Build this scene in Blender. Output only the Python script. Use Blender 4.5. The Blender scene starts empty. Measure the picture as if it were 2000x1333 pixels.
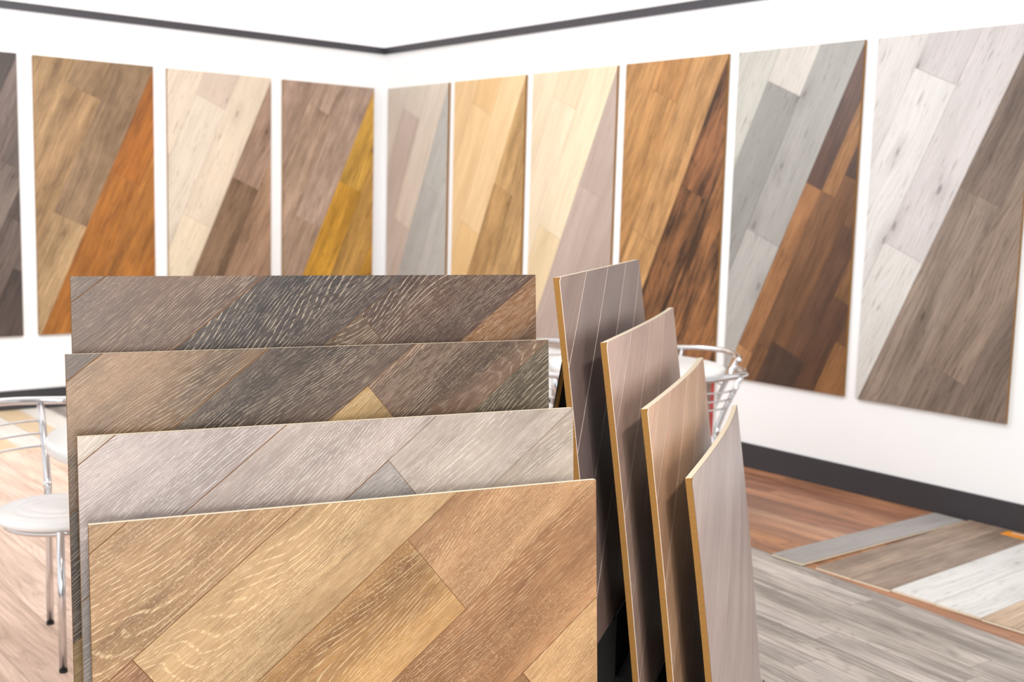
import bpy, bmesh, math, random, zlib
from mathutils import Vector, Matrix

random.seed(7)
scene = bpy.context.scene
COL = scene.collection
R_ = math.radians

# ------------------------------------------------------------------ camera
cd = bpy.data.cameras.new('camera')
cam = bpy.data.objects.new('camera', cd)
COL.objects.link(cam)
cd.sensor_width = 36.0
cd.lens = 40.224
cam.matrix_world = Matrix(((0.769271, 0.057453, -0.636335, -5.0763),
                           (-0.638370, 0.110544, -0.761751, -7.7230),
                           (0.026578, 0.992209, 0.121715, 1.4500),
                           (0, 0, 0, 1)))
cd.clip_start = 0.05
cd.dof.use_dof = True
cd.dof.focus_distance = 1.85
cd.dof.aperture_fstop = 6.3
scene.camera = cam

# ------------------------------------------------------------------ light and exposure
vs = scene.view_settings
vs.view_transform = 'Standard'
vs.look = 'None'
vs.gamma = 1.0
vs.use_curve_mapping = False
vs.exposure = 0.08

world = bpy.data.worlds.new('hall_daylight')
scene.world = world
world.use_nodes = True
bg = world.node_tree.nodes['Background']
bg.inputs['Color'].default_value = (0.97, 0.985, 1.0, 1)
bg.inputs['Strength'].default_value = 1.15


def area_light(name, loc, target, size, power, color=(1, 1, 1)):
    ld = bpy.data.lights.new(name, 'AREA')
    ld.shape = 'DISK'
    ld.size = size
    ld.energy = power
    ld.color = color
    o = bpy.data.objects.new(name, ld)
    COL.objects.link(o)
    o.location = loc
    o.rotation_euler = (Vector(target) - Vector(loc)).to_track_quat('-Z', 'Y').to_euler()
    return o


area_light('key_spotlight', (-4.54, -8.28, 2.52), (-3.7, -6.2, 0.9), 0.14, 42, (1.0, 0.97, 0.93))
area_light('low_soft_fill', (-6.1, -10.8, 1.60), (-3.9, -6.2, 0.9), 1.0, 125, (1.0, 0.96, 0.91))  # unseen; second shadow's source, enlarged and lowered to shade the front boards
area_light('top_edge_fill', (-3.85, -6.75, 2.54), (-3.95, -6.2, 0.0), 0.35, 8, (1.0, 0.98, 0.95))  # added above the racks to brighten the boards' top edges
for wx, wy, tx, ty, wp in ((-5.0, -1.9, -5.2, 0.0, 26), (-3.0, -2.3, -2.3, 0.0, 30), (-2.2, -3.1, 0.0, -2.3, 29), (-1.9, -5.2, 0.0, -5.0, 17)):
    area_light('wall_fill', (wx, wy, 2.50), (tx, ty, 1.2), 0.5, wp, (0.97, 0.985, 1.0))  # unseen fill lights, added to lift the walls to white


# ------------------------------------------------------------------ colour helpers
def lin(c):
    c = c / 255.0
    return c / 12.92 if c <= 0.04045 else ((c + 0.055) / 1.055) ** 2.4


ALB = 0.86


def rgb(r, g, b, k=ALB):
    return (lin(r) * k, lin(g) * k, lin(b) * k, 1.0)


# ------------------------------------------------------------------ materials
def new_mat(name):
    m = bpy.data.materials.new(name)
    m.use_nodes = True
    nt = m.node_tree
    nt.nodes.clear()
    out = nt.nodes.new('ShaderNodeOutputMaterial')
    bs = nt.nodes.new('ShaderNodeBsdfPrincipled')
    nt.links.new(bs.outputs[0], out.inputs[0])
    return m, nt, bs


def plain(name, color, rough=0.5, metal=0.0, grain=0.0, scale=40.0, bump=0.0, spec=0.5):
    m, nt, bs = new_mat(name)
    bs.inputs['Roughness'].default_value = rough
    bs.inputs['Metallic'].default_value = metal
    bs.inputs['Specular IOR Level'].default_value = spec
    if grain > 0 or bump > 0:
        tc = nt.nodes.new('ShaderNodeTexCoord')
        n = nt.nodes.new('ShaderNodeTexNoise')
        n.inputs['Scale'].default_value = scale
        n.inputs['Detail'].default_value = 4
        nt.links.new(tc.outputs['Object'], n.inputs['Vector'])
        mx = nt.nodes.new('ShaderNodeMix')
        mx.data_type = 'RGBA'
        mx.inputs['A'].default_value = tuple(c * (1 - grain) for c in color[:3]) + (1,)
        mx.inputs['B'].default_value = tuple(min(1, c * (1 + grain)) for c in color[:3]) + (1,)
        nt.links.new(n.outputs['Fac'], mx.inputs['Factor'])
        nt.links.new(mx.outputs['Result'], bs.inputs['Base Color'])
        if bump > 0:
            bp = nt.nodes.new('ShaderNodeBump')
            bp.inputs['Strength'].default_value = bump
            bp.inputs['Distance'].default_value = 0.002
            nt.links.new(n.outputs['Fac'], bp.inputs['Height'])
            nt.links.new(bp.outputs[0], bs.inputs['Normal'])
    else:
        bs.inputs['Base Color'].default_value = color
    return m


def wood(name, pore_col, pore_amt, pore_thr=0.60, contrast=0.35, ring_freq=110.0, cath=6.0, ring_amt=0.25,
         knots=0.0, rough=0.45, fleck=0.15, streak=0.5, pore_len=30.0, pore_w=900.0, hue=0.25, bump=0.25, grad=0.5, pit=0.0, dash=0.45, blotch=0.0, spec=0.4):
    """Plank face: the plank's own colour comes from the object, the figure from its plank-local UVs (metres)."""
    m, nt, bs = new_mat(name)
    N, L = nt.nodes, nt.links

    def node(t, **kw):
        n = N.new(t)
        for k, v in kw.items():
            setattr(n, k, v)
        return n

    def math_(op, a, b=None, c=None, clamp=False):
        n = node('ShaderNodeMath', operation=op, use_clamp=clamp)
        for i, v in enumerate((a, b, c)):
            if v is None:
                continue
            if isinstance(v, (int, float)):
                n.inputs[i].default_value = v
            else:
                L.new(v, n.inputs[i])
        return n.outputs[0]

    def ramp(v, a, b):
        n = node('ShaderNodeMapRange', interpolation_type='SMOOTHSTEP')
        L.new(v, n.inputs['Value'])
        n.inputs['From Min'].default_value = a
        n.inputs['From Max'].default_value = b
        return n.outputs[0]

    uvn = node('ShaderNodeUVMap')
    sep = node('ShaderNodeSeparateXYZ')
    L.new(uvn.outputs[0], sep.inputs[0])
    u, v = sep.outputs[0], sep.outputs[1]

    def vec(su, sv, ou=0.0, vv=None):
        c = node('ShaderNodeCombineXYZ')
        L.new(math_('MULTIPLY_ADD', u, su, ou), c.inputs[0])
        L.new(math_('MULTIPLY', vv if vv is not None else v, sv), c.inputs[1])
        return c.outputs[0]

    def noise(vector, detail=2.0, rough_=0.5, dist=0.0):
        n = node('ShaderNodeTexNoise', noise_dimensions='2D')
        n.inputs['Scale'].default_value = 1.0
        n.inputs['Detail'].default_value = detail
        n.inputs['Roughness'].default_value = rough_
        n.inputs['Distortion'].default_value = dist
        L.new(vector, n.inputs['Vector'])
        return n.outputs['Fac']

    # slow waver of the grain across the plank
    wav = noise(vec(3.0, 5.0), 1.0)
    vw = math_('MULTIPLY_ADD', math_('SUBTRACT', wav, 0.5), 0.022, v)
    # growth rings: contour lines of a field that runs along the plank and closes into arches
    hill = noise(vec(1.4, 6.0, 3.1), 1.0, 0.35)
    field = math_('MULTIPLY_ADD', hill, cath, math_('MULTIPLY', vw, ring_freq))
    field = math_('MULTIPLY_ADD', noise(vec(16.0, 80.0), 2.0), 0.45, field)
    ringf = math_('FRACT', field)
    ring = ramp(math_('ABSOLUTE', math_('MULTIPLY_ADD', ringf, 2.0, -1.0)), 0.55, 1.0)
    # broad tone and long streaks
    tone = noise(vec(1.3, 9.0, 7.7, vw), 2.0, 0.55)
    stk = noise(vec(2.2, 75.0, 1.3, vw), 3.0, 0.6)
    fine = noise(vec(9.0, 260.0, 2.9, vw), 2.0, 0.6)
    t = math_('MULTIPLY_ADD', math_('SUBTRACT', tone, 0.5), 1.9 * grad, 0.5)
    t = math_('MULTIPLY_ADD', math_('SUBTRACT', stk, 0.5), 1.2 * streak, t)
    t = math_('MULTIPLY_ADD', math_('SUBTRACT', fine, 0.5), 0.45, t)
    if blotch > 0:
        bl = noise(vec(7.0, 17.0, 15.0, vw), 3.0, 0.6)
        t = math_('MULTIPLY_ADD', math_('SUBTRACT', bl, 0.5), 1.8 * blotch, t)
    t = math_('SUBTRACT', t, math_('MULTIPLY', ring, ring_amt), clamp=True)
    info = node('ShaderNodeObjectInfo')
    base = info.outputs['Color']
    dark = node('ShaderNodeMix', data_type='RGBA', blend_type='MULTIPLY')
    dark.inputs['Factor'].default_value = 1.0
    L.new(base, dark.inputs['A'])
    d = 1.0 - contrast * 1.35
    dark.inputs['B'].default_value = (d, d * (1 - 0.10 * hue), d * (1 - 0.22 * hue), 1)
    light = node('ShaderNodeMix', data_type='RGBA', blend_type='MULTIPLY')
    light.inputs['Factor'].default_value = 1.0
    L.new(base, light.inputs['A'])
    l = 1.0 + contrast * 0.85
    light.inputs['B'].default_value = (l, l, l, 1)
    mix = node('ShaderNodeMix', data_type='RGBA')
    L.new(t, mix.inputs['Factor'])
    L.new(dark.outputs['Result'], mix.inputs['A'])
    L.new(light.outputs['Result'], mix.inputs['B'])
    colr = mix.outputs['Result']

    def over(col, fac, c):
        n = node('ShaderNodeMix', data_type='RGBA')
        L.new(fac, n.inputs['Factor'])
        L.new(col, n.inputs['A'])
        if isinstance(c, tuple):
            n.inputs['B'].default_value = c
        else:
            L.new(c, n.inputs['B'])
        return n.outputs['Result']

    if knots > 0:
        vo = node('ShaderNodeTexVoronoi', voronoi_dimensions='2D', feature='F1')
        vo.inputs['Scale'].default_value = 1.0
        wob = noise(vec(40.0, 60.0), 2.0)
        vk = node('ShaderNodeCombineXYZ')
        L.new(math_('MULTIPLY_ADD', math_('SUBTRACT', wob, 0.5), 0.10, math_('MULTIPLY', u, 2.6)), vk.inputs[0])
        L.new(math_('MULTIPLY_ADD', math_('SUBTRACT', wob, 0.5), 0.10, math_('MULTIPLY', v, 6.5)), vk.inputs[1])
        L.new(vk.outputs[0], vo.inputs['Vector'])
        sc_ = node('ShaderNodeSeparateColor')
        L.new(vo.outputs['Color'], sc_.inputs[0])
        some = math_('MULTIPLY_ADD', math_('GREATER_THAN', sc_.outputs[0], 0.58), math_('MULTIPLY_ADD', sc_.outputs[1], 0.7, 0.3), 0.0)
        kn = math_('MULTIPLY', some, math_('SUBTRACT', 1.0, ramp(vo.outputs['Distance'], 0.01, 0.13)))
        halo = math_('MULTIPLY', some, math_('MULTIPLY', math_('SUBTRACT', 1.0, ramp(vo.outputs['Distance'], 0.08, 0.40)), 0.3))
        # cracks: long thin dark ticks
        crk = ramp(noise(vec(5.0, 95.0, 5.5, vw), 2.0, 0.7), 0.66, 0.74)
        kf = math_('MULTIPLY', math_('MAXIMUM', math_('MAXIMUM', kn, halo), math_('MULTIPLY', crk, 0.8)), knots, clamp=True)
        kd = node('ShaderNodeMix', data_type='RGBA', blend_type='MULTIPLY')
        kd.inputs['Factor'].default_value = 1.0
        L.new(base, kd.inputs['A'])
        kd.inputs['B'].default_value = (0.22, 0.18, 0.16, 1)
        colr = over(colr, kf, kd.outputs['Result'])
    # pores: fine short dashes, and chalky lines that follow the growth rings
    p1 = noise(vec(pore_len, pore_w, 0.0, vw), 1.0, 0.5)
    dens = math_('MULTIPLY_ADD', ring, 0.05, math_('MULTIPLY_ADD', math_('SUBTRACT', tone, 0.5), 0.12, p1))
    pore = math_('MULTIPLY', ramp(dens, pore_thr, pore_thr + 0.12), dash)
    tri = math_('ABSOLUTE', math_('MULTIPLY_ADD', ringf, 2.0, -1.0))
    line = math_('MULTIPLY', ramp(tri, 0.70, 0.95), ramp(noise(vec(24.0, 300.0, 4.0, vw), 2.0, 0.6), 0.40, 0.58))
    line = math_('MULTIPLY', line, math_('MULTIPLY_ADD', ramp(noise(vec(2.4, 13.0, 11.0), 1.0), 0.36, 0.58), 0.82, 0.18))
    pore = math_('MAXIMUM', pore, line)
    colr = over(colr, math_('MULTIPLY', pore, pore_amt, clamp=True), pore_col)
    if fleck > 0:
        f = ramp(noise(vec(190.0, 430.0), 1.0), 0.60, 0.74)
        f = math_('MULTIPLY', f, ramp(noise(vec(3.0, 16.0, 2.0), 1.0), 0.40, 0.66))
        colr = over(colr, math_('MULTIPLY', f, fleck), pore_col)
    if pit > 0:
        pt = ramp(noise(vec(70.0, 420.0, 21.0), 1.0), 0.62, 0.72)
        colr = over(colr, math_('MULTIPLY', pt, pit), dark.outputs['Result'])
    L.new(colr, bs.inputs['Base Color'])
    bs.inputs['Roughness'].default_value = rough
    bs.inputs['Specular IOR Level'].default_value = spec
    bp = node('ShaderNodeBump')
    bp.inputs['Strength'].default_value = bump
    bp.inputs['Distance'].default_value = 0.0006
    L.new(math_('SUBTRACT', fine, pore), bp.inputs['Height'])
    L.new(bp.outputs[0], bs.inputs['Normal'])
    return m


M_GOLD = wood('limed_golden_oak', rgb(246, 216, 168), 0.42, 0.60, 0.36, 200, 38, 0.0, 0.35, 0.36, 0.22, 0.4, hue=1.4, pit=0.28, grad=0.7, blotch=0.5, spec=0.55)
M_PALE = wood('limed_pale_oak', rgb(250, 240, 232), 0.40, 0.60, 0.28, 200, 38, 0.0, 0, 0.36, 0.15, 0.4, hue=0.2, pit=0.28, grad=0.8, blotch=0.5, spec=0.55)
M_SMOKE = wood('limed_smoked_oak', rgb(222, 200, 172), 0.44, 0.61, 0.46, 205, 40, 0.0, 0.45, 0.36, 0.10, 0.5, hue=0.5, pit=0.25, grad=1.1, blotch=0.4, spec=0.45)
M_FINE = wood('smooth_fine_oak', rgb(120, 95, 85), 0.30, 0.63, 0.22, 90, 12, 0.22, 0.30, 0.34, 0.0, 0.55, pore_len=18, hue=0.3, bump=0.1, blotch=0.3, spec=0.6)
M_WALL = wood('wall_sample_oak', rgb(110, 85, 65), 0.25, 0.62, 0.34, 45, 7, 0.18, 0.55, 0.42, 0.0, 1.0, hue=0.5, bump=0.1, grad=0.7, blotch=0.4)
M_CLEAR = wood('wall_sample_clear_oak', rgb(170, 140, 110), 0.18, 0.62, 0.13, 45, 6, 0.15, 0.12, 0.42, 0.0, 0.9, hue=0.6, bump=0.1, grad=0.5)
M_RUSTIC = wood('wall_sample_rustic_oak', rgb(70, 50, 38), 0.30, 0.62, 0.34, 45, 6, 0.22, 0.95, 0.42, 0.0, 0.9, hue=0.4, bump=0.1, grad=0.75, blotch=0.2)
M_SMOKY = wood('wall_sample_smoky_oak', rgb(45, 28, 20), 0.35, 0.60, 0.60, 40, 8, 0.25, 0.9, 0.42, 0.0, 1.5, hue=0.6, bump=0.1, grad=1.5, blotch=0.45)
M_CRACK = wood('wall_sample_whitewashed_oak', rgb(120, 110, 105), 0.18, 0.63, 0.13, 45, 5, 0.15, 0.80, 0.42, 0.0, 0.8, hue=0.1, bump=0.1, grad=0.5)
M_FLOOR = wood('laid_floor_wood', rgb(110, 78, 58), 0.25, 0.62, 0.40, 40, 8, 0.22, 0.15, 0.38, 0.0, 1.5, hue=0.5, bump=0.1, grad=0.8)
M_FLOOR_GREY = wood('laid_grey_floor_wood', rgb(120, 110, 104), 0.30, 0.62, 0.34, 60, 14, 0.25, 0.25, 0.40, 0.0, 1.6, hue=0.1, bump=0.1, grad=0.9, blotch=0.3)
M_FLOOR_PALE = wood('laid_pale_floor_wood', rgb(150, 112, 96), 0.22, 0.62, 0.22, 40, 8, 0.20, 0.15, 0.42, 0.0, 1.1, hue=0.6, bump=0.1, grad=0.9)

M_MDF = plain('fibreboard_core', rgb(152, 110, 58), 0.85, grain=0.10, scale=160, bump=0.5, spec=0.15)
M_MDF_TOP = plain('pale_cut_edge', rgb(246, 234, 210), 0.8, grain=0.05, scale=200, spec=0.2)
M_GROOVE_BROWN = plain('brown_groove', rgb(120, 82, 50), 0.7)
M_GROOVE_GREY = plain('greyish_groove', rgb(135, 112, 98), 0.7)
M_GROOVE_DARK = plain('dark_groove', rgb(66, 50, 42), 0.7)
M_GROOVE_LIGHT = plain('pale_groove', rgb(232, 214, 202), 0.6)
M_BACK = plain('dark_backing', rgb(84, 88, 76), 0.7, grain=0.1)
M_BLACK = plain('black_painted_rack', rgb(17, 16, 17), 0.6, grain=0.1, scale=60)
M_WALLP = plain('white_wall_paint', (0.85, 0.862, 0.872, 1), 0.7, grain=0.006, scale=8, spec=0.2)
def luminous(name, color, strength):
    m, nt, bs = new_mat(name)
    bs.inputs['Base Color'].default_value = (0.86, 0.86, 0.86, 1)
    bs.inputs['Roughness'].default_value = 0.8
    bs.inputs['Emission Color'].default_value = color
    tc = nt.nodes.new('ShaderNodeTexCoord')
    n = nt.nodes.new('ShaderNodeTexNoise')
    n.inputs['Scale'].default_value = 0.5
    nt.links.new(tc.outputs['Object'], n.inputs['Vector'])
    mr = nt.nodes.new('ShaderNodeMapRange')
    mr.inputs['To Min'].default_value = strength * 0.97
    mr.inputs['To Max'].default_value = strength * 1.03
    nt.links.new(n.outputs['Fac'], mr.inputs['Value'])
    nt.links.new(mr.outputs[0], bs.inputs['Emission Strength'])
    return m


M_CEIL = luminous('glowing_white_ceiling', (0.985, 0.99, 1.0, 1), 0.72)  # white ceiling with an added glow to stay white and fill the room
M_TRIM = plain('charcoal_trim', rgb(62, 60, 66), 0.38, grain=0.05, scale=12)
M_SKIRT = plain('charcoal_skirting', rgb(56, 54, 58), 0.5, grain=0.08, scale=10)
M_SUB = plain('grey_underlay', rgb(120, 112, 105), 0.9, grain=0.1)
M_CHROME = plain('polished_chrome', (0.74, 0.74, 0.76, 1), 0.14, 1.0, grain=0.02, scale=30)
M_RUBBER = plain('black_rubber', rgb(28, 27, 27), 0.7)
M_SEAT = plain('white_vinyl', (0.87, 0.87, 0.87, 1), 0.35, grain=0.01, scale=30, bump=0.05)
M_TABLE = plain('white_laminate', (0.84, 0.84, 0.83, 1), 0.25, grain=0.006, scale=10)
M_RED = plain('red_laminate', rgb(208, 72, 66), 0.45, grain=0.03, scale=20)
M_TAUPE = plain('taupe_laminate', rgb(150, 128, 116), 0.5, grain=0.06, scale=20)
M_ORANGE = plain('orange_card', rgb(246, 158, 40), 0.5, grain=0.04, scale=60)
M_PRINT = plain('white_print', rgb(255, 240, 228), 0.5)
M_PRINT2 = plain('brown_print', rgb(190, 105, 20), 0.5)


# ------------------------------------------------------------------ object helpers
def link(name, me, mat=None, parent=None):
    o = bpy.data.objects.new(name, me)
    COL.objects.link(o)
    if mat is not None:
        for mm in (mat if isinstance(mat, (list, tuple)) else [mat]):
            me.materials.append(mm)
    if parent is not None:
        o.parent = parent
    return o


def from_bm(name, bm, mat, parent=None, smooth=False):
    bmesh.ops.recalc_face_normals(bm, faces=bm.faces)
    me = bpy.data.meshes.new(name)
    bm.to_mesh(me)
    bm.free()
    if smooth:
        for p in me.polygons:
            p.use_smooth = True
    return link(name, me, mat, parent)


def thing(name, label, cat, loc=(0, 0, 0), rotz=0.0, group=None, mat4=None):
    o = bpy.data.objects.new(name, None)
    o.empty_display_size = 0.1
    COL.objects.link(o)
    if mat4 is not None:
        o.matrix_world = mat4
    else:
        o.location = loc
        o.rotation_euler = (0, 0, rotz)
    o['kind'] = 'thing'
    o['label'] = label
    o['category'] = cat
    if group:
        o['group'] = group
    return o


def add_box(bm, c, d, bevel=0.0, rz=0.0, m=None):
    mt = Matrix.Translation(c) @ Matrix.Rotation(rz, 4, 'Z') @ Matrix.Diagonal((d[0], d[1], d[2], 1))
    r = bmesh.ops.create_cube(bm, size=1.0, matrix=(m @ mt) if m is not None else mt)
    if bevel > 0:
        es = list({e for v in r['verts'] for e in v.link_edges})
        bmesh.ops.bevel(bm, geom=es, offset=bevel, segments=2, affect='EDGES', profile=0.5)


def box(name, c, d, mat, parent=None, bevel=0.0, rz=0.0):
    bm = bmesh.new()
    add_box(bm, c, d, bevel, rz)
    return from_bm(name, bm, mat, parent)


def structure(name, c, d, mat, bevel=0.0):
    o = box(name, c, d, mat, None, bevel)
    o['kind'] = 'structure'
    return o


def add_tube(bm, pts, r, n=10, cap=True):
    pts = [Vector(p) for p in pts]
    rings = []
    up = None
    for i, p in enumerate(pts):
        a = pts[max(i - 1, 0)]
        b = pts[min(i + 1, len(pts) - 1)]
        t = (b - a).normalized()
        if up is None:
            up = t.orthogonal().normalized()
        up = (up - t * up.dot(t)).normalized()
        s = t.cross(up)
        rr = r[i] if isinstance(r, (list, tuple)) else r
        rings.append([bm.verts.new(p + (up * math.cos(k * 2 * math.pi / n) + s * math.sin(k * 2 * math.pi / n)) * rr) for k in range(n)])
    for a, b in zip(rings, rings[1:]):
        for k in range(n):
            bm.faces.new((a[k], a[(k + 1) % n], b[(k + 1) % n], b[k]))
    if cap:
        bm.faces.new(rings[0][::-1])
        bm.faces.new(rings[-1])


def tube(name, pts, r, mat, parent=None, n=10):
    bm = bmesh.new()
    add_tube(bm, pts, r, n)
    return from_bm(name, bm, mat, parent, True)


def lathe(name, prof, mat, parent=None, n=40, sm=True):
    bm = bmesh.new()
    rings = []
    for r, z in prof:
        if r < 1e-5:
            rings.append([bm.verts.new((0, 0, z))])
        else:
            rings.append([bm.verts.new((r * math.cos(k * 2 * math.pi / n), r * math.sin(k * 2 * math.pi / n), z)) for k in range(n)])
    for a, b in zip(rings, rings[1:]):
        for k in range(n):
            j = (k + 1) % n
            if len(a) == 1 and len(b) > 1:
                bm.faces.new((a[0], b[k], b[j]))
            elif len(b) == 1 and len(a) > 1:
                bm.faces.new((a[k], b[0], a[j]))
            elif len(a) > 1:
                bm.faces.new((a[k], b[k], b[j], a[j]))
    return from_bm(name, bm, mat, parent, sm)


# ------------------------------------------------------------------ planks
def clip(poly, nx, ny, d):
    """keep the side nx*x + ny*y <= d"""
    out = []
    for i in range(len(poly)):
        a, b = poly[i], poly[(i + 1) % len(poly)]
        fa, fb = nx * a[0] + ny * a[1] - d, nx * b[0] + ny * b[1] - d
        if fa <= 0:
            out.append(a)
        if (fa < 0 < fb) or (fb < 0 < fa):
            t = fa / (fa - fb)
            out.append((a[0] + t * (b[0] - a[0]), a[1] + t * (b[1] - a[1])))
    res = []
    for p in out:
        if not res or math.hypot(p[0] - res[-1][0], p[1] - res[-1][1]) > 1e-6:
            res.append(p)
    if len(res) > 1 and math.hypot(res[0][0] - res[-1][0], res[0][1] - res[-1][1]) < 1e-6:
        res.pop()
    return res


def area(poly):
    return 0.5 * sum(poly[i][0] * poly[(i + 1) % len(poly)][1] - poly[(i + 1) % len(poly)][0] * poly[i][1] for i in range(len(poly)))


def inset(poly, d, rect=None):
    """inset a convex counter-clockwise polygon; sides on the rim of rect=(w, h) barely move"""
    p = list(poly)
    d_in = d
    for i in range(len(poly)):
        a, b = poly[i], poly[(i + 1) % len(poly)]
        d = d_in
        if rect and any(abs(a[ax] - v) < 0.002 and abs(b[ax] - v) < 0.002 for ax in (0, 1) for v in (0.0, rect[ax])):
            d = 0.00003
        l = math.hypot(b[0] - a[0], b[1] - a[1])
        nx, ny = (b[1] - a[1]) / l, -(b[0] - a[0]) / l
        p = clip(p, nx, ny, nx * a[0] + ny * a[1] - d)
        if len(p) < 3:
            return None
    return p


def plank(name, poly, z0, z1, ang, mats, parent, color, gap=0.0002, bev=0.0004, seed=None, cuts=None, bow=None, label=None, rect=None):
    """one plank as a prism with a bevelled rim; ang = direction of its grain in the local plane"""
    if area(poly) < 0:
        poly = poly[::-1]
    p = inset(poly, gap, rect)
    if not p or abs(area(p)) < 2e-5:
        return None
    q = inset(p, bev, rect)
    if not q or len(q) != len(p):
        q = None
    if seed is None:
        seed = random.random() * 40
    bm = bmesh.new()
    uvl = bm.loops.layers.uv.new('UVMap')
    n = len(p)
    lo = [bm.verts.new((x, y, z0)) for x, y in p]
    mi = [bm.verts.new((x, y, z1 - (bev if q else 0))) for x, y in p]
    bm.faces.new(lo[::-1])
    for i in range(n):
        j = (i + 1) % n
        f = bm.faces.new((lo[i], lo[j], mi[j], mi[i]))
        f.material_index = 1
    if q:
        # match the inset corners to the outer ones
        hi = [bm.verts.new((x, y, z1)) for x, y in q]
        off = min(range(n), key=lambda s: sum(math.hypot(p[i][0] - q[(i + s) % n][0], p[i][1] - q[(i + s) % n][1]) for i in range(n)))
        hi = hi[off:] + hi[:off]
        for i in range(n):
            j = (i + 1) % n
            f = bm.faces.new((mi[i], mi[j], hi[j], hi[i]))
            f.material_index = 1
        bm.faces.new(hi)
    else:
        bm.faces.new(mi)
    if cuts:
        for ax, vals in cuts:
            for c in vals:
                co = (c, 0, 0) if ax == 0 else (0, c, 0)
                no = (1, 0, 0) if ax == 0 else (0, 1, 0)
                bmesh.ops.bisect_plane(bm, geom=bm.verts[:] + bm.edges[:] + bm.faces[:], plane_co=co, plane_no=no)
    ca, sa = math.cos(ang), math.sin(ang)
    for f in bm.faces:
        for l in f.loops:
            x, y = l.vert.co.x, l.vert.co.y
            l[uvl].uv = (x * ca + y * sa + seed * 3.7, -x * sa + y * ca + seed * 1.9)
    if bow:
        for v in bm.verts:
            v.co.z += bow(v.co.x, v.co.y)
    if bow:
        for e in bm.edges:
            if len({f.material_index for f in e.link_faces}) > 1:
                e.smooth = False
    o = from_bm(name, bm, mats, parent, False)
    if bow:
        for pl in o.data.polygons:
            pl.use_smooth = pl.material_index == 0
    o.color = color
    if label:
        o['label'] = label
    return o


def board_core(parent, w, h, z0, z1, cuts=None, bow=None, edge=M_MDF, top=M_MDF_TOP, back=M_BACK):
    """the fibreboard slab behind the planks; its sawn top edge is paler"""
    bm = bmesh.new()
    add_box(bm, (w / 2, h / 2, (z0 + z1) / 2), (w, h, z1 - z0))
    if cuts:
        for ax, vals in cuts:
            for c in vals:
                co = (c, 0, 0) if ax == 0 else (0, c, 0)
                no = (1, 0, 0) if ax == 0 else (0, 1, 0)
                bmesh.ops.bisect_plane(bm, geom=bm.verts[:] + bm.edges[:] + bm.faces[:], plane_co=co, plane_no=no)
    bm.normal_update()
    for f in bm.faces:
        if f.calc_center_median().y > h - 1e-5:
            f.material_index = 1
        elif f.normal.z < -0.9:
            f.material_index = 2
    if bow:
        for v in bm.verts:
            v.co.z += bow(v.co.x, v.co.y)
    return from_bm('core', bm, [edge, top, back], parent)


def strips_layout(w, h, theta, lines, joints, tones):
    """diagonal strips measured from the top left corner: s to the right, t down.
    perp = s*sin + t*cos picks the strip, along = s*cos - t*sin is cut at the joints. Returns (polygon in x,y up, colour index)"""
    st, ct = math.sin(theta), math.cos(theta)
    rect = [(0, 0), (w, 0), (w, h), (0, h)]     # in (s, t)
    res = []
    bounds = [-9] + list(lines) + [9]
    for k in range(len(bounds) - 1):
        poly = clip(clip(rect, st, ct, bounds[k + 1]), -st, -ct, -bounds[k])
        if len(poly) < 3:
            continue
        js = [-9] + sorted(joints.get(k, [])) + [9]
        for i in range(len(js) - 1):
            q = clip(clip(poly, ct, -st, js[i + 1]), -ct, st, -js[i])
            if len(q) >= 3 and abs(area(q)) > 1e-4:
                res.append(([(s, h - t) for s, t in q], k, len(js) - 2 - i))   # piece 0 = the upper right one
    return res


# ------------------------------------------------------------------ the room
SX, SY = -7.2, -9.6
structure('wall_left', (SX / 2, 0.05, 1.33), (-SX, 0.10, 2.66), M_WALLP)
structure('wall_right', (0.05, SY / 2 + 0.05, 1.33), (0.10, -SY + 0.1, 2.66), M_WALLP)
structure('ceiling', (-3.6, -2.5, 2.640), (7.2, 5.0, 0.06), M_CEIL)
structure('ceiling_front', (-3.6, -7.3, 2.640), (7.2, 4.6, 0.06), M_WALLP)
structure('baseboard_left', (SX / 2 - 0.007, -0.007, 0.0675), (-SX - 0.014, 0.014, 0.135), M_SKIRT, 0.002)
structure('baseboard_right', (-0.007, SY / 2, 0.0675), (0.014, -SY, 0.135), M_SKIRT, 0.002)
structure('trim_1', (SX / 2 - 0.01, -0.01, 2.585), (-SX - 0.02, 0.02, 0.05), M_TRIM, 0.001)
structure('trim_2', (-0.01, SY / 2, 2.585), (0.02, -SY, 0.05), M_TRIM, 0.001)
floor = structure('floor', (SX / 2 - 0.3, SY / 2, -0.04), (-SX + 0.6, -SY, 0.064), M_SUB)

# borders between the three laid floors: brown next to the right wall, grey beyond it, pinkish beige at the left
BSL = 0.107                                   # the brown / grey border runs a little askew to the wall
BDIR = math.atan2(-1.0, -BSL)
PX = -2.75


def floor_zone(y0, y1, width, length, ang, x_lo, x_hi, inside, colors, bev, groove, mat):
    """rows of planks; x_lo/x_hi span the rows at their own angle; inside() clips a polygon to the zone"""
    d = Vector((math.cos(ang), math.sin(ang)))
    nrm = Vector((-d.y, d.x))
    rows = int((x_hi - x_lo) / width) + 1
    for r in range(rows):
        off = random.random() * length
        k0 = int((y0 - off) / length) - 1
        k1 = int((y1 - off) / length) + 1
        for k in range(k0, k1 + 1):
            a, b = k * length + off, (k + 1) * length + off
            c0, c1 = x_lo + r * width, x_lo + (r + 1) * width
            quad = [d * a + nrm * c0, d * b + nrm * c0, d * b + nrm * c1, d * a + nrm * c1]
            poly = inside([(v.x, v.y) for v in quad])
            if len(poly) < 3 or abs(area(poly)) < 0.002:
                continue
            plank('floor_plank', poly, -0.0079, 0.0, ang, [mat, groove], floor, rgb(*random.choice(colors)), 0.0002, bev)


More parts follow.
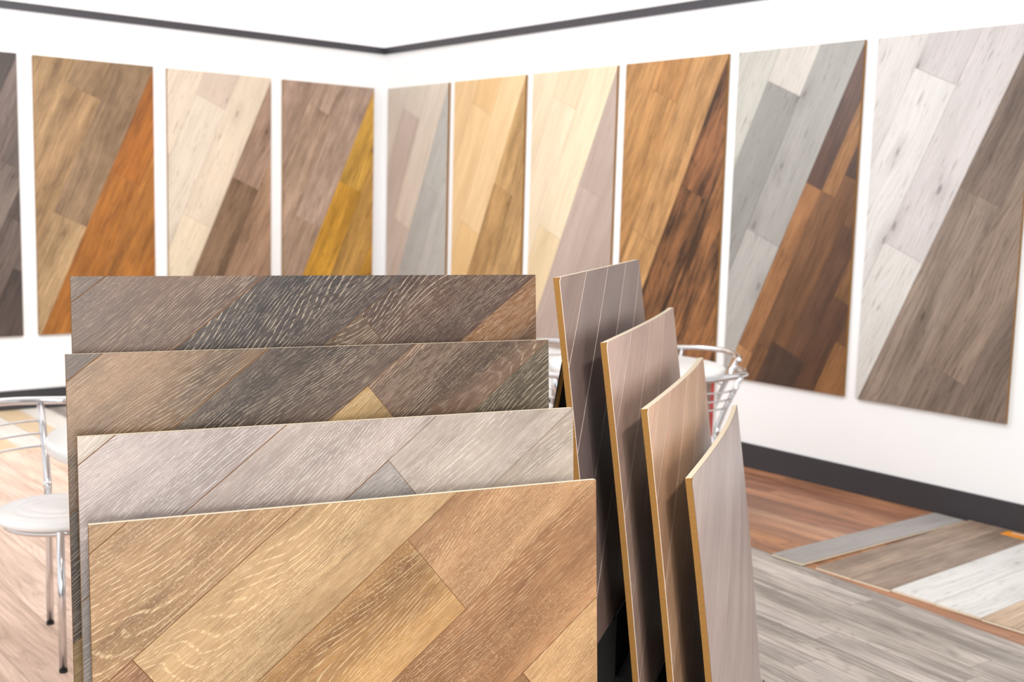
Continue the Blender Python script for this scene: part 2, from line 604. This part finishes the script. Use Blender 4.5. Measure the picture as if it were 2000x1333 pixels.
def in_brown(p):
    p = clip(p, 1, 0, 0.0)
    p = clip(p, 0, 1, 0.0) if p else p
    p = clip(p, 0, -1, 6.9) if p else p
    return clip(p, -1, BSL, 1.195 - BSL * 4.649) if p else p


def in_grey(p):
    p = clip(p, -1, 0, -PX)
    p = clip(p, 0, 1, 0.0) if p else p
    p = clip(p, 0, -1, 7.6) if p else p
    return clip(p, 1, -BSL, -1.195 + BSL * 4.649) if p else p


def in_beige(p):
    p = clip(p, 1, 0, PX)
    p = clip(p, -1, 0, 5.3)
    p = clip(p, 0, 1, 0.0) if p else p
    return clip(p, 0, -1, 6.2) if p else p


BROWNS = [(184, 128, 92), (200, 146, 110), (164, 110, 78), (212, 162, 126), (188, 134, 100), (172, 120, 92), (196, 138, 94)]
GREYS = [(188, 178, 169), (194, 184, 176), (182, 172, 163), (190, 180, 171), (198, 188, 180)]
BEIGES = [(246, 217, 199), (240, 207, 188), (249, 222, 205), (236, 202, 183), (245, 215, 199)]
floor_zone(-7.0, 0.1, 0.098, 1.1, math.pi / 2, 0.0, 1.6, in_brown, BROWNS, 0.0003, M_GROOVE_DARK, M_FLOOR)
gd = Vector((math.cos(BDIR), math.sin(BDIR)))
gn = Vector((-gd.y, gd.x))
floor_zone(-1.5, 9.2, 0.125, 1.25, BDIR, -2.9, 0.2, in_grey, GREYS, 0.0004, M_GROOVE_GREY, M_FLOOR_GREY)
floor_zone(-6.4, 0.1, 0.19, 1.3, math.pi / 2, 2.75, 5.4, in_beige, BEIGES, 0.0004, M_GROOVE_GREY, M_FLOOR_PALE)

# ------------------------------------------------------------------ the sample panels on the walls
TH_W = R_(66.4)
LINES_W = [0.015, 0.257, 0.497, 0.733, 0.957, 1.195]
JOINTS_W = {2: [-0.06], 3: [-0.87], 4: [-0.47], 5: [-1.28]}


def wall_panel(side, s0, label, mats, cols, lines=None, joints=None, groove=M_GROOVE_GREY, k_alb=0.72):
    """0.79 x 1.80 m board of diagonal planks hung on a wall; cols = colour list per strip (one per piece)"""
    w, h, zb = 0.792, 1.80, 0.493
    rng = random.Random(zlib.crc32(label.encode()))
    if side == 'R':
        mw = Matrix(((0, 0, -1, -0.002), (-1, 0, 0, -s0), (0, 1, 0, zb), (0, 0, 0, 1)))
    else:
        mw = Matrix(((1, 0, 0, -s0), (0, 0, -1, -0.002), (0, 1, 0, zb), (0, 0, 0, 1)))
    t = thing('wood_panel', label, 'sample panel', group='sample panels on the walls', mat4=mw)
    board_core(t, w, h, 0.0, 0.0185)
    if mats[0] is M_CLEAR:
        k_alb = 0.81
    for poly, k, i in strips_layout(w, h, TH_W, lines or LINES_W, joints or JOINTS_W, None):
        cl = cols[min(k, len(cols) - 1)]
        c = cl[min(i, len(cl) - 1)]
        mt = mats[0] if k <= 3 else mats[1]
        if len(mats) > 2 and k > 3:
            mt = mats[1]
        plank('plank', poly, 0.0186, 0.0200, TH_W, [mt, groove], t, rgb(*c, k=k_alb), 0.0002, 0.0005, seed=rng.random() * 40, rect=(w, h))
    return t


# left wall (s0 = distance of the panel's left edge from the corner)
wall_panel('L', 3.574, 'dark grey-brown reclaimed plank panel cut off by the left picture edge', (M_RUSTIC, M_RUSTIC),
           [[(120, 104, 96)], [(150, 130, 120)], [(96, 84, 78)], [(140, 122, 114), (112, 98, 92)], [(122, 108, 102), (150, 134, 124)],
            [(110, 96, 90), (128, 112, 104), (100, 88, 84)], [(140, 126, 118), (104, 90, 84)]],
           lines=[0.257, 0.497, 0.733, 0.90, 1.06, 1.22], joints={2: [-0.06], 3: [-0.62, -1.2], 4: [-0.35, -0.85], 5: [-0.66, -1.15], 6: [-0.95]}, groove=M_GROOVE_DARK, k_alb=0.56)
wall_panel('L', 2.684, 'olive-brown plank panel with a deep orange lower right half', (M_WALL, M_WALL),
           [[(172, 138, 100)], [(182, 148, 106)], [(162, 132, 98), (176, 142, 102)], [(158, 130, 100), (194, 162, 120)],
            [(176, 108, 42), (182, 116, 48)], [(186, 122, 54), (176, 110, 42)], [(180, 114, 46)]])
wall_panel('L', 1.794, 'cream oak plank panel with a brown lower right half, on left wall', (M_CRACK, M_RUSTIC),
           [[(226, 206, 184)], [(234, 218, 198)], [(222, 204, 188), (236, 222, 204)], [(238, 222, 200), (242, 226, 198)],
            [(176, 146, 126), (142, 114, 90)], [(190, 154, 126), (160, 130, 108)], [(166, 134, 110)]], k_alb=0.76)
wall_panel('L', 0.904, 'taupe plank panel with a mustard yellow lower right stripe', (M_WALL, M_RUSTIC),
           [[(178, 150, 132)], [(172, 146, 130)], [(186, 160, 142), (176, 150, 130)], [(180, 156, 140), (174, 148, 128)],
            [(214, 168, 78), (214, 160, 60)], [(206, 160, 86), (196, 142, 54)], [(204, 152, 60)]], k_alb=0.84)
# right wall
wall_panel('R', 0.081, 'pale greige plank panel with a cool grey lower right, nearest the room corner', (M_CLEAR, M_CRACK),
           [[(222, 212, 200)], [(216, 206, 196)], [(222, 213, 202), (206, 192, 186)], [(226, 216, 205), (212, 198, 190), (224, 210, 198)],
            [(196, 196, 192), (190, 190, 188)], [(200, 199, 195), (194, 193, 190)], [(196, 194, 190)]])
wall_panel('R', 0.949, 'honey oak plank panel with a tan lower right half', (M_CLEAR, M_RUSTIC),
           [[(238, 206, 158)], [(240, 208, 160)], [(236, 200, 148), (242, 210, 162)], [(244, 214, 168), (240, 204, 150)],
            [(204, 166, 114), (190, 152, 102)], [(206, 168, 116), (196, 158, 108)], [(200, 160, 110)]])
wall_panel('R', 1.817, 'creamy blond plank panel with a mauve-grey lower right half', (M_CLEAR, M_CLEAR),
           [[(238, 222, 194)], [(240, 224, 196)], [(236, 218, 188), (240, 224, 198)], [(242, 228, 200), (236, 216, 180)],
            [(190, 174, 166), (194, 178, 170)], [(186, 170, 162), (192, 178, 172)], [(190, 174, 168)]])
wall_panel('R', 2.685, 'caramel oak plank panel with a dark smoky brown lower right half', (M_WALL, M_SMOKY),
           [[(196, 146, 92)], [(204, 154, 98)], [(198, 146, 90), (200, 150, 94)], [(206, 158, 104), (210, 162, 106)],
            [(136, 90, 56), (128, 86, 52)], [(150, 102, 62), (134, 90, 54)], [(140, 94, 56)]], groove=M_GROOVE_DARK)
wall_panel('R', 3.553, 'silver grey plank panel with a chestnut patchwork lower right half', (M_CRACK, M_WALL),
           [[(200, 196, 188)], [(206, 204, 196)], [(220, 214, 206), (160, 158, 154)], [(174, 172, 167), (188, 186, 181)],
            [(98, 70, 58), (166, 116, 74), (196, 144, 96)], [(162, 116, 72), (124, 86, 56), (136, 94, 60)], [(80, 56, 46), (118, 80, 50), (86, 60, 46)],
            [(116, 79, 50), (100, 68, 46), (78, 55, 43)], [(140, 99, 60), (98, 65, 44)], [(104, 70, 44), (152, 105, 62)]],
           lines=[0.015, 0.257, 0.49, 0.733, 0.842, 0.93, 1.04, 1.16, 1.28],
           joints={2: [-0.07], 3: [-0.83], 4: [-0.45, -1.43], 5: [-0.45, -1.36], 6: [-0.32, -1.30], 7: [-0.55, -1.30], 8: [-0.9], 9: [-1.1]}, groove=M_GROOVE_DARK)
wall_panel('R', 4.421, 'whitewashed knotty plank panel with a taupe lower right half, by the right picture edge', (M_CRACK, M_RUSTIC),
           [[(216, 210, 208)], [(222, 217, 214)], [(214, 208, 207), (232, 229, 226)], [(222, 216, 215), (232, 229, 224)],
            [(132, 114, 102), (160, 142, 128)], [(158, 138, 122), (142, 124, 112)], [(140, 122, 110), (124, 108, 96)]])

# ------------------------------------------------------------------ the two stepped racks and their sample boards
TH_B = R_(38.3)
CORE_T, FACE_T = 0.0112, 0.0011


def board_matrix(tl, yaw, lean, h):
    e = Vector((math.cos(yaw), math.sin(yaw), 0))
    n = Vector((-e.y, e.x, 0))
    up = Vector((0, 0, 1)) * math.cos(lean) + n * math.sin(lean)
    nn = e.cross(up)
    o = Vector(tl) - up * h
    return Matrix(((e.x, up.x, nn.x, o.x), (e.y, up.y, nn.y, o.y), (e.z, up.z, nn.z, o.z), (0, 0, 0, 1)))


def sample_board(tl, yaw, lean, label, mat, groove, cols, lines, joints, w=0.80, h=0.70, bow=None, cuts=None, group=None, th=TH_B, bev=0.0004, k_alb=0.86, seed=0):
    t = thing('sample_board', label, 'sample board', group=group, mat4=board_matrix(tl, yaw, lean, h))
    rng = random.Random(zlib.crc32(label.encode()) + seed)
    board_core(t, w, h, 0.0, CORE_T, cuts, bow)
    for poly, k, i in strips_layout(w, h, th, lines, joints, None):
        cl = cols[min(k, len(cols) - 1)]
        c = cl[min(i, len(cl) - 1)]
        plank('plank', poly, CORE_T + 0.00005, CORE_T + FACE_T, th, [mat, groove], t, rgb(*c, k=k_alb), 0.00015, bev, seed=rng.random() * 40, cuts=cuts, bow=bow, rect=(w, h))
    return t


YF, LF = R_(-14.651), R_(4.86)
LINES_F = [0.032, 0.187, 0.341, 0.496, 0.651, 0.806, 0.961]
JOINTS_F = {2: [-0.080], 3: [0.324], 4: [-0.080], 5: [0.328, -0.45], 6: [-0.08]}
GF = 'sample boards on the front rack'
front = [
    ((-4.5333, -6.1651, 0.9892), 'golden limed oak sample board, lowest and foremost on the front rack', M_GOLD, M_GROOVE_BROWN,
     [[(190, 146, 98)], [(208, 164, 116)], [(226, 186, 134), (172, 122, 82)], [(208, 158, 112), (210, 160, 100)], [(196, 142, 96), (192, 140, 94)],
      [(220, 172, 120), (196, 146, 96)], [(200, 152, 104), (190, 140, 92)], [(196, 146, 98)]]),
    ((-4.5204, -6.0891, 1.0981), 'pale pinkish grey limed oak sample board behind the golden one', M_PALE, M_GROOVE_BROWN,
     [[(226, 208, 192)], [(200, 182, 176)], [(212, 192, 182), (190, 176, 168)], [(216, 198, 184), (170, 160, 154)], [(222, 202, 184), (200, 186, 176)],
      [(206, 190, 180), (196, 182, 172)], [(206, 190, 180)], [(200, 184, 174)]]),
    ((-4.5061, -6.0042, 1.2060), 'mid brown limed oak sample board with a pale knotty corner piece, third from the front', M_SMOKE, M_GROOVE_BROWN,
     [[(134, 106, 86)], [(190, 146, 104)], [(132, 104, 86), (120, 96, 78)], [(152, 116, 90), (222, 180, 116)], [(122, 104, 80), (120, 96, 76)],
      [(140, 110, 86), (128, 102, 80)], [(130, 104, 84)], [(130, 104, 84)]]),
    ((-4.4685, -5.9211, 1.3152), 'darkest smoked oak sample board, topmost and rearmost on the front rack', M_SMOKE, M_GROOVE_BROWN,
     [[(104, 76, 62)], [(146, 104, 80)], [(92, 70, 62), (88, 68, 58)], [(120, 84, 66), (134, 102, 76)], [(162, 108, 58), (116, 82, 60)],
      [(114, 82, 62), (102, 76, 58)], [(106, 78, 60)], [(106, 78, 60)]]),
]
for tl, label, mat, groove, cols in front:
    sample_board(tl, YF, LF, label, mat, groove, cols, LINES_F, JOINTS_F, group=GF, bev=0.0006, k_alb={M_GOLD: 0.48, M_PALE: 0.47, M_SMOKE: 0.28}[mat])

YG, LG = R_(33.6), R_(7.6)
LINES_G = [0.006, 0.132, 0.258, 0.384, 0.510, 0.636, 0.762, 0.888]
CUTS = [(0, [0.1 * k for k in range(1, 8)]), (1, [0.1 * k for k in range(1, 7)])]


def bow_fn(a, b):
    return lambda x, y: a * 4 * (x / 0.8) * (1 - x / 0.8) * (0.75 + 0.5 * x / 0.8) + b * 4 * (y / 0.7) * (1 - y / 0.7)


GG = 'sample boards on the right rack'
right = [
    ((-3.675, -6.158, 1.3115), 'grey-mauve oak sample board with pale groove lines, tallest on the right rack', 0.003, 0.002,
     [(166, 138, 128), (174, 144, 132), (160, 136, 130), (154, 132, 128), (164, 142, 136)], M_GROOVE_LIGHT, 0.0006),
    ((-3.6090, -6.2200, 1.1940), 'pinkish beige sample board with a knot, second tallest on the right rack', 0.010, 0.003,
     [(210, 176, 160), (216, 182, 166), (204, 170, 154), (212, 178, 160), (208, 174, 158)], M_GROOVE_LIGHT, 0.0003),
    ((-3.5950, -6.3160, 1.0835), 'peach oak sample board, third tallest on the right rack', 0.012, 0.003,
     [(226, 178, 144), (230, 184, 150), (220, 172, 138), (226, 180, 144), (222, 176, 142)], M_GROOVE_LIGHT, 0.0003),
    ((-3.5619, -6.3992, 0.9689), 'pale greyish pink sample board, lowest and rightmost on the right rack', 0.012, 0.004,
     [(196, 176, 170), (200, 178, 170), (192, 172, 166), (198, 178, 172), (194, 174, 168)], M_GROOVE_GREY, 0.0002),
]
for tl, label, ba, bb, cols, groove, bev in right:
    cc = [[c, (c[0] - 6, c[1] - 6, c[2] - 6)] for c in cols] * 2
    sample_board(tl, YG, LG, label, M_FINE, groove, cc, LINES_G, {3: [-0.28], 5: [-0.1], 2: [-0.42]}, w=0.755 if label.startswith('peach') else 0.80, bow=bow_fn(ba, bb), cuts=CUTS, group=GG, bev=bev, k_alb=0.60 if label.startswith('grey') else 0.73)

# the board on the rack's far side, leaning the other way; only its near edge shows
eg = Vector((math.cos(YG), math.sin(YG), 0))
ng = Vector((-eg.y, eg.x, 0))
p0 = Vector((-3.602, -6.1125, 1.1619))      # near top corner of its outer face
lean0 = R_(9.0)
up0 = Vector((0, 0, 1)) * math.cos(lean0) - ng * math.sin(lean0)
z0v = (-eg).cross(up0)
org = p0 - z0v * 0.0105 + eg * 0.74 - up0 * 0.62
m0 = Matrix(((-eg.x, up0.x, z0v.x, org.x), (-eg.y, up0.y, z0v.y, org.y), (-eg.z, up0.z, z0v.z, org.z), (0, 0, 0, 1)))
tb = thing('sample_board', 'dark sample board leaning the other way behind the tallest right board', 'sample board', group='sample boards on the right rack', mat4=m0)
board_core(tb, 0.74, 0.62, 0.0, 0.007, top=M_BACK, back=M_BLACK)
for poly, k, i in strips_layout(0.74, 0.62, TH_B, LINES_G, {}, None):
    plank('plank', poly, 0.00705, 0.0105, TH_B, [M_FINE, M_GROOVE_DARK], tb, rgb(70, 56, 48), 0.0002, 0.0004)


def stepped_rack(label, name, bottoms, yaw, w, inset_l, depth, back_h, back_off, rear=None):
    """black display stand: one step block per board, each with a front lip, a plinth and a rear panel.
    bottoms = bottom left corner (world) of each board, front to back"""
    e = Vector((math.cos(yaw), math.sin(yaw), 0))
    n = Vector((-e.y, e.x, 0))
    o = Vector(bottoms[0])
    base = Vector((o.x, o.y, 0))
    t = thing(name, label, 'display rack', mat4=Matrix(((e.x, n.x, 0, base.x), (e.y, n.y, 0, base.y), (0, 0, 1, 0), (0, 0, 0, 1))))
    ys = [(Vector(b) - base).dot(n) for b in bottoms]
    zs = [b[2] for b in bottoms]
    last = len(bottoms) - 1
    for k in range(len(bottoms)):
        y0 = ys[k] - 0.021
        y1 = (ys[k + 1] - 0.0215) if k < last else ys[k] + 0.055
        if y1 - y0 < 0.02:
            y1 = y0 + 0.02
        bm = bmesh.new()
        top = zs[k] - 0.003
        add_box(bm, (inset_l + w / 2, (y0 + y1) / 2, top / 2 + 0.02), (w, y1 - y0, top - 0.04), 0.002)
        st = from_bm('step', bm, M_BLACK, t)
        box('lip', (inset_l + w / 2, y0 + 0.002, top + 0.006), (w, 0.003, 0.012), M_BLACK, st)
    box('plinth', (inset_l + w / 2, (ys[0] + ys[-1]) / 2 + 0.01, 0.0205), (w + 0.04, ys[-1] - ys[0] + 0.16, 0.039), M_BLACK, t, 0.003)
    box('back_panel', (inset_l + w / 2, ys[-1] + back_off, back_h / 2 + 0.04), (w, 0.014, back_h - 0.002), M_BLACK, t, 0.002)
    if rear:
        box('rear_step', (inset_l + w / 2, ys[-1] + rear[0], rear[1] / 2 + 0.02), (w, rear[2], rear[1] - 0.04), M_BLACK, t, 0.002)
    return t


def bottom(tl, yaw, lean, h=0.70):
    e = Vector((math.cos(yaw), math.sin(yaw), 0))
    n = Vector((-e.y, e.x, 0))
    return Vector(tl) - (Vector((0, 0, 1)) * math.cos(lean) + n * math.sin(lean)) * h


stepped_rack('black stepped display rack under the four limed oak boards', 'display_rack',
             [bottom(f[0], YF, LF) for f in front], YF, 0.66, 0.07, 0.07, 1.02, 0.085)
rb = sorted([bottom(r[0], YG, LG) for r in right], key=lambda b: b[2])
stepped_rack('black stepped display rack under the right-hand sample boards', 'display_rack', rb, YG, 0.60, 0.20, 0.07, 0.50, 0.10, rear=(0.185, 0.546, 0.09))


# ------------------------------------------------------------------ chairs and tables
def arc(r, z, a0, a1, n, dr=0.0):
    return [((r + dr) * math.cos(R_(a0 + (a1 - a0) * i / n)), (r + dr) * math.sin(R_(a0 + (a1 - a0) * i / n)), z) for i in range(n + 1)]


def make_chair(label):
    t = thing('cafe_chair', label, 'chair', group='chrome cafe chairs')
    prof = [(0, 0.424), (0.165, 0.424), (0.186, 0.428), (0.193, 0.437), (0.191, 0.448), (0.180, 0.4555), (0.172, 0.4545), (0.165, 0.457),
            (0.136, 0.459), (0.130, 0.4575), (0.124, 0.460), (0.094, 0.4615), (0.088, 0.460), (0.082, 0.462), (0.05, 0.463), (0, 0.463)]
    lathe('seat', prof, M_SEAT, t, 48)
    tube('seat_ring', arc(0.160, 0.4145, 0, 360, 40), 0.0095, M_CHROME, t)
    up = {}
    for s in (-1, 1):
        a = R_(180 + 38 * s)
        ca, sa = math.cos(a), math.sin(a)
        path = [(0.215, 0.009), (0.207, 0.20), (0.201, 0.40), (0.203, 0.475), (0.209, 0.505), (0.234, 0.575), (0.272, 0.66), (0.308, 0.738)]
        lg = tube('leg', [(r * ca, r * sa, z) for r, z in path], 0.0115, M_CHROME, t, 12)
        tube('foot_cap', [(0.215 * ca, 0.215 * sa, 0.0), (0.215 * ca, 0.215 * sa, 0.011)], 0.0122, M_RUBBER, lg, 12)
        tube('joint_sleeve', [(0.2025 * ca, 0.2025 * sa, 0.466), (0.206 * ca, 0.206 * sa, 0.492)], 0.0132, M_CHROME, lg, 12)
        a = R_(48 * s)
        ca, sa = math.cos(a), math.sin(a)
        lg = tube('leg', [(0.215 * ca, 0.215 * sa, 0.009), (0.200 * ca, 0.200 * sa, 0.432)], 0.0115, M_CHROME, t, 12)
        tube('foot_cap', [(0.215 * ca, 0.215 * sa, 0.0), (0.215 * ca, 0.215 * sa, 0.011)], 0.0122, M_RUBBER, lg, 12)
    rail = tube('back_rail', [(x, y, z + 0.006 * math.cos(R_(i * 360 / 28 - 180))) for i, (x, y, z) in enumerate(arc(0.312, 0.748, 126, 234, 28))], 0.0135, M_CHROME, t, 12)
    for a in (126, 234):
        c = Vector((0.312 * math.cos(R_(a)), 0.312 * math.sin(R_(a)), 0.742))
        d = Vector((-math.sin(R_(a)), math.cos(R_(a)), 0)) * (1 if a > 180 else -1)
        tube('rail_cap', [c, c + d * 0.004, c + d * 0.009, c + d * 0.012], [0.0146, 0.0146, 0.011, 0.003], M_CHROME, rail, 12)
    for r, z in ((0.281, 0.683), (0.263, 0.643), (0.247, 0.604)):
        tube('back_bar', arc(r, z, 142.5, 217.5, 16), 0.0042, M_CHROME, t, 8)
    return t


def copy_tree(o, parent=None):
    c = o.copy()
    COL.objects.link(c)
    c.parent = parent
    for ch in list(o.children):
        copy_tree(ch, c)
    return c


chair_specs = [
    ((-3.910, -4.130), 300, 'chrome cafe chair with a round white seat at the left picture edge'),
    ((-1.400, -4.410), 102, 'chrome cafe chair with its barred back to us, just left of the lowest right board'),
    ((-1.050, -4.090), 176, 'chrome cafe chair right of the round table, only its top rail showing'),
    ((-1.700, -4.125), 352, 'chrome cafe chair glimpsed left of the tallest right board, before a red table leg'),
    ((-1.330, -3.720), 275, 'chrome cafe chair on the far left side of the round table'),
]
proto = None
for (x, y), f, label in chair_specs:
    c = make_chair(label) if proto is None else copy_tree(proto)
    proto = proto or c
    c.location = (x, y, 0)
    c.rotation_euler = (0, 0, R_(f))
    c['label'] = label


def make_table(label, x, y, rz, r=0.40):
    t = thing('round_table', label, 'table', (x, y, 0), rz)
    prof = [(0, 0.690), (r - 0.014, 0.690), (r - 0.003, 0.693), (r, 0.700), (r, 0.719), (r - 0.003, 0.726), (r - 0.012, 0.729), (0, 0.729)]
    lathe('tabletop', prof, M_TABLE, t, 64)
    for lx in (-0.360, 0.334):
        lg = box('leg', (lx, 0, 0.3445), (0.052, 0.14, 0.689), M_TABLE, t, 0.003)
        box('red_band', (lx + 0.003, -0.072, 0.3445), (0.016, 0.004, 0.688), M_RED, lg)
        box('taupe_band', (lx - 0.0150, -0.072, 0.3445), (0.019, 0.004, 0.688), M_TAUPE, lg)
    box('crossbar', (-0.02, 0.05, 0.60), (0.635, 0.03, 0.05), M_TABLE, t, 0.003)
    return t


make_table('round white cafe table between the chrome chairs, mostly hidden by sample boards', -1.325, -4.125, R_(-39.9))
make_table('round white cafe table whose edge shows by the left chair', -3.64, -4.475, R_(50.1))


# ------------------------------------------------------------------ loose planks laid out on the floor
def loose_plank(x0, x1, y0, y1, col, mat, label, rz=0.0, z=0.0005, th=0.0075, along_x=True, group=None):
    cx_, cy_ = (x0 + x1) / 2, (y0 + y1) / 2
    t = thing('loose_plank', label, 'floor plank', (cx_, cy_, z), rz, group)
    w, d = x1 - x0, y1 - y0
    rect = [(-w / 2, -d / 2), (w / 2, -d / 2), (w / 2, d / 2), (-w / 2, d / 2)]
    box('core', (0, 0, th / 2), (w - 0.002, d - 0.002, th), M_MDF_TOP, t)
    plank('wear_layer', rect, th + 0.0001, th + 0.0018, 0.0 if along_x else math.pi / 2, [mat, M_GROOVE_LIGHT if col[2] > 210 else M_GROOVE_GREY], t, rgb(*col), 0.0001, 0.0003)
    return t


GP = 'planks laid out on the floor by the right wall'
loose_plank(-1.250, -0.055, -5.050, -4.893, (176, 172, 170), M_CRACK, 'grey plank lying a little apart on the brown floor, farthest left of the row', R_(-2.3), 0.004, group=GP)
loose_plank(-1.232, -0.022, -5.244, -5.078, (172, 150, 132), M_WALL, 'taupe plank beside the lone grey plank on the floor', group=GP)
loose_plank(-1.232, -0.022, -5.414, -5.246, (166, 146, 130), M_WALL, 'taupe plank on the floor touching the first white plank', group=GP)
loose_plank(-1.222, -0.022, -5.598, -5.416, (238, 237, 234), M_CRACK, 'white plank on the floor next to the taupe planks', group=GP)
loose_plank(-1.226, -0.022, -5.781, -5.600, (240, 239, 236), M_CRACK, 'white plank on the floor next to the beige planks', group=GP)
loose_plank(-1.233, -0.022, -5.962, -5.784, (206, 178, 150), M_FLOOR, 'beige plank on the floor next to the white planks, at right picture edge', group=GP)
GQ = 'planks laid out on the floor by the left wall'
left_cols = [((240, 236, 230), 'white'), ((232, 208, 172), 'beige')]
where = ['by the left wall, rightmost, half behind the boards', 'by the left wall, second from the boards',
         'by the left wall, third from the boards', 'by the left wall, seen through the chair back bars', 'by the left wall, cut off by the picture edge']
for k in range(5):
    c, nm = left_cols[k % 2]
    x1 = -2.665 - 0.165 * k
    loose_plank(x1 - 0.164, x1, -1.225, -0.022, c, M_CLEAR, nm + ' plank on the floor ' + where[k], along_x=False, group=GQ)

# the orange card lying on the taupe planks
card = thing('orange_label', 'orange card with blurred white lettering on the taupe floor planks', 'label', (-0.088, -5.36, 0.0100), 0)
box('card', (0, 0, 0.0006), (0.075, 0.158, 0.0012), M_ORANGE, card)
bm = bmesh.new()
yy = 0.050
for k, wd in enumerate((0.009, 0.010, 0.009, 0.012, 0.008, 0.011, 0.010, 0.009)):
    add_box(bm, (0.018, yy - wd / 2, 0.00135), (0.017, wd, 0.0003))
    yy -= wd + 0.0045
lt = from_bm('lettering', bm, M_PRINT, card)
lt['kind'] = 'stuff'
bm = bmesh.new()
yy = 0.012
for k, wd in enumerate((0.007, 0.006, 0.008, 0.007, 0.006, 0.008)):
    add_box(bm, (-0.006, yy - wd / 2, 0.00135), (0.009, wd, 0.0003))
    yy -= wd + 0.004
lt = from_bm('small_lettering', bm, M_PRINT2, card)
lt['kind'] = 'stuff'
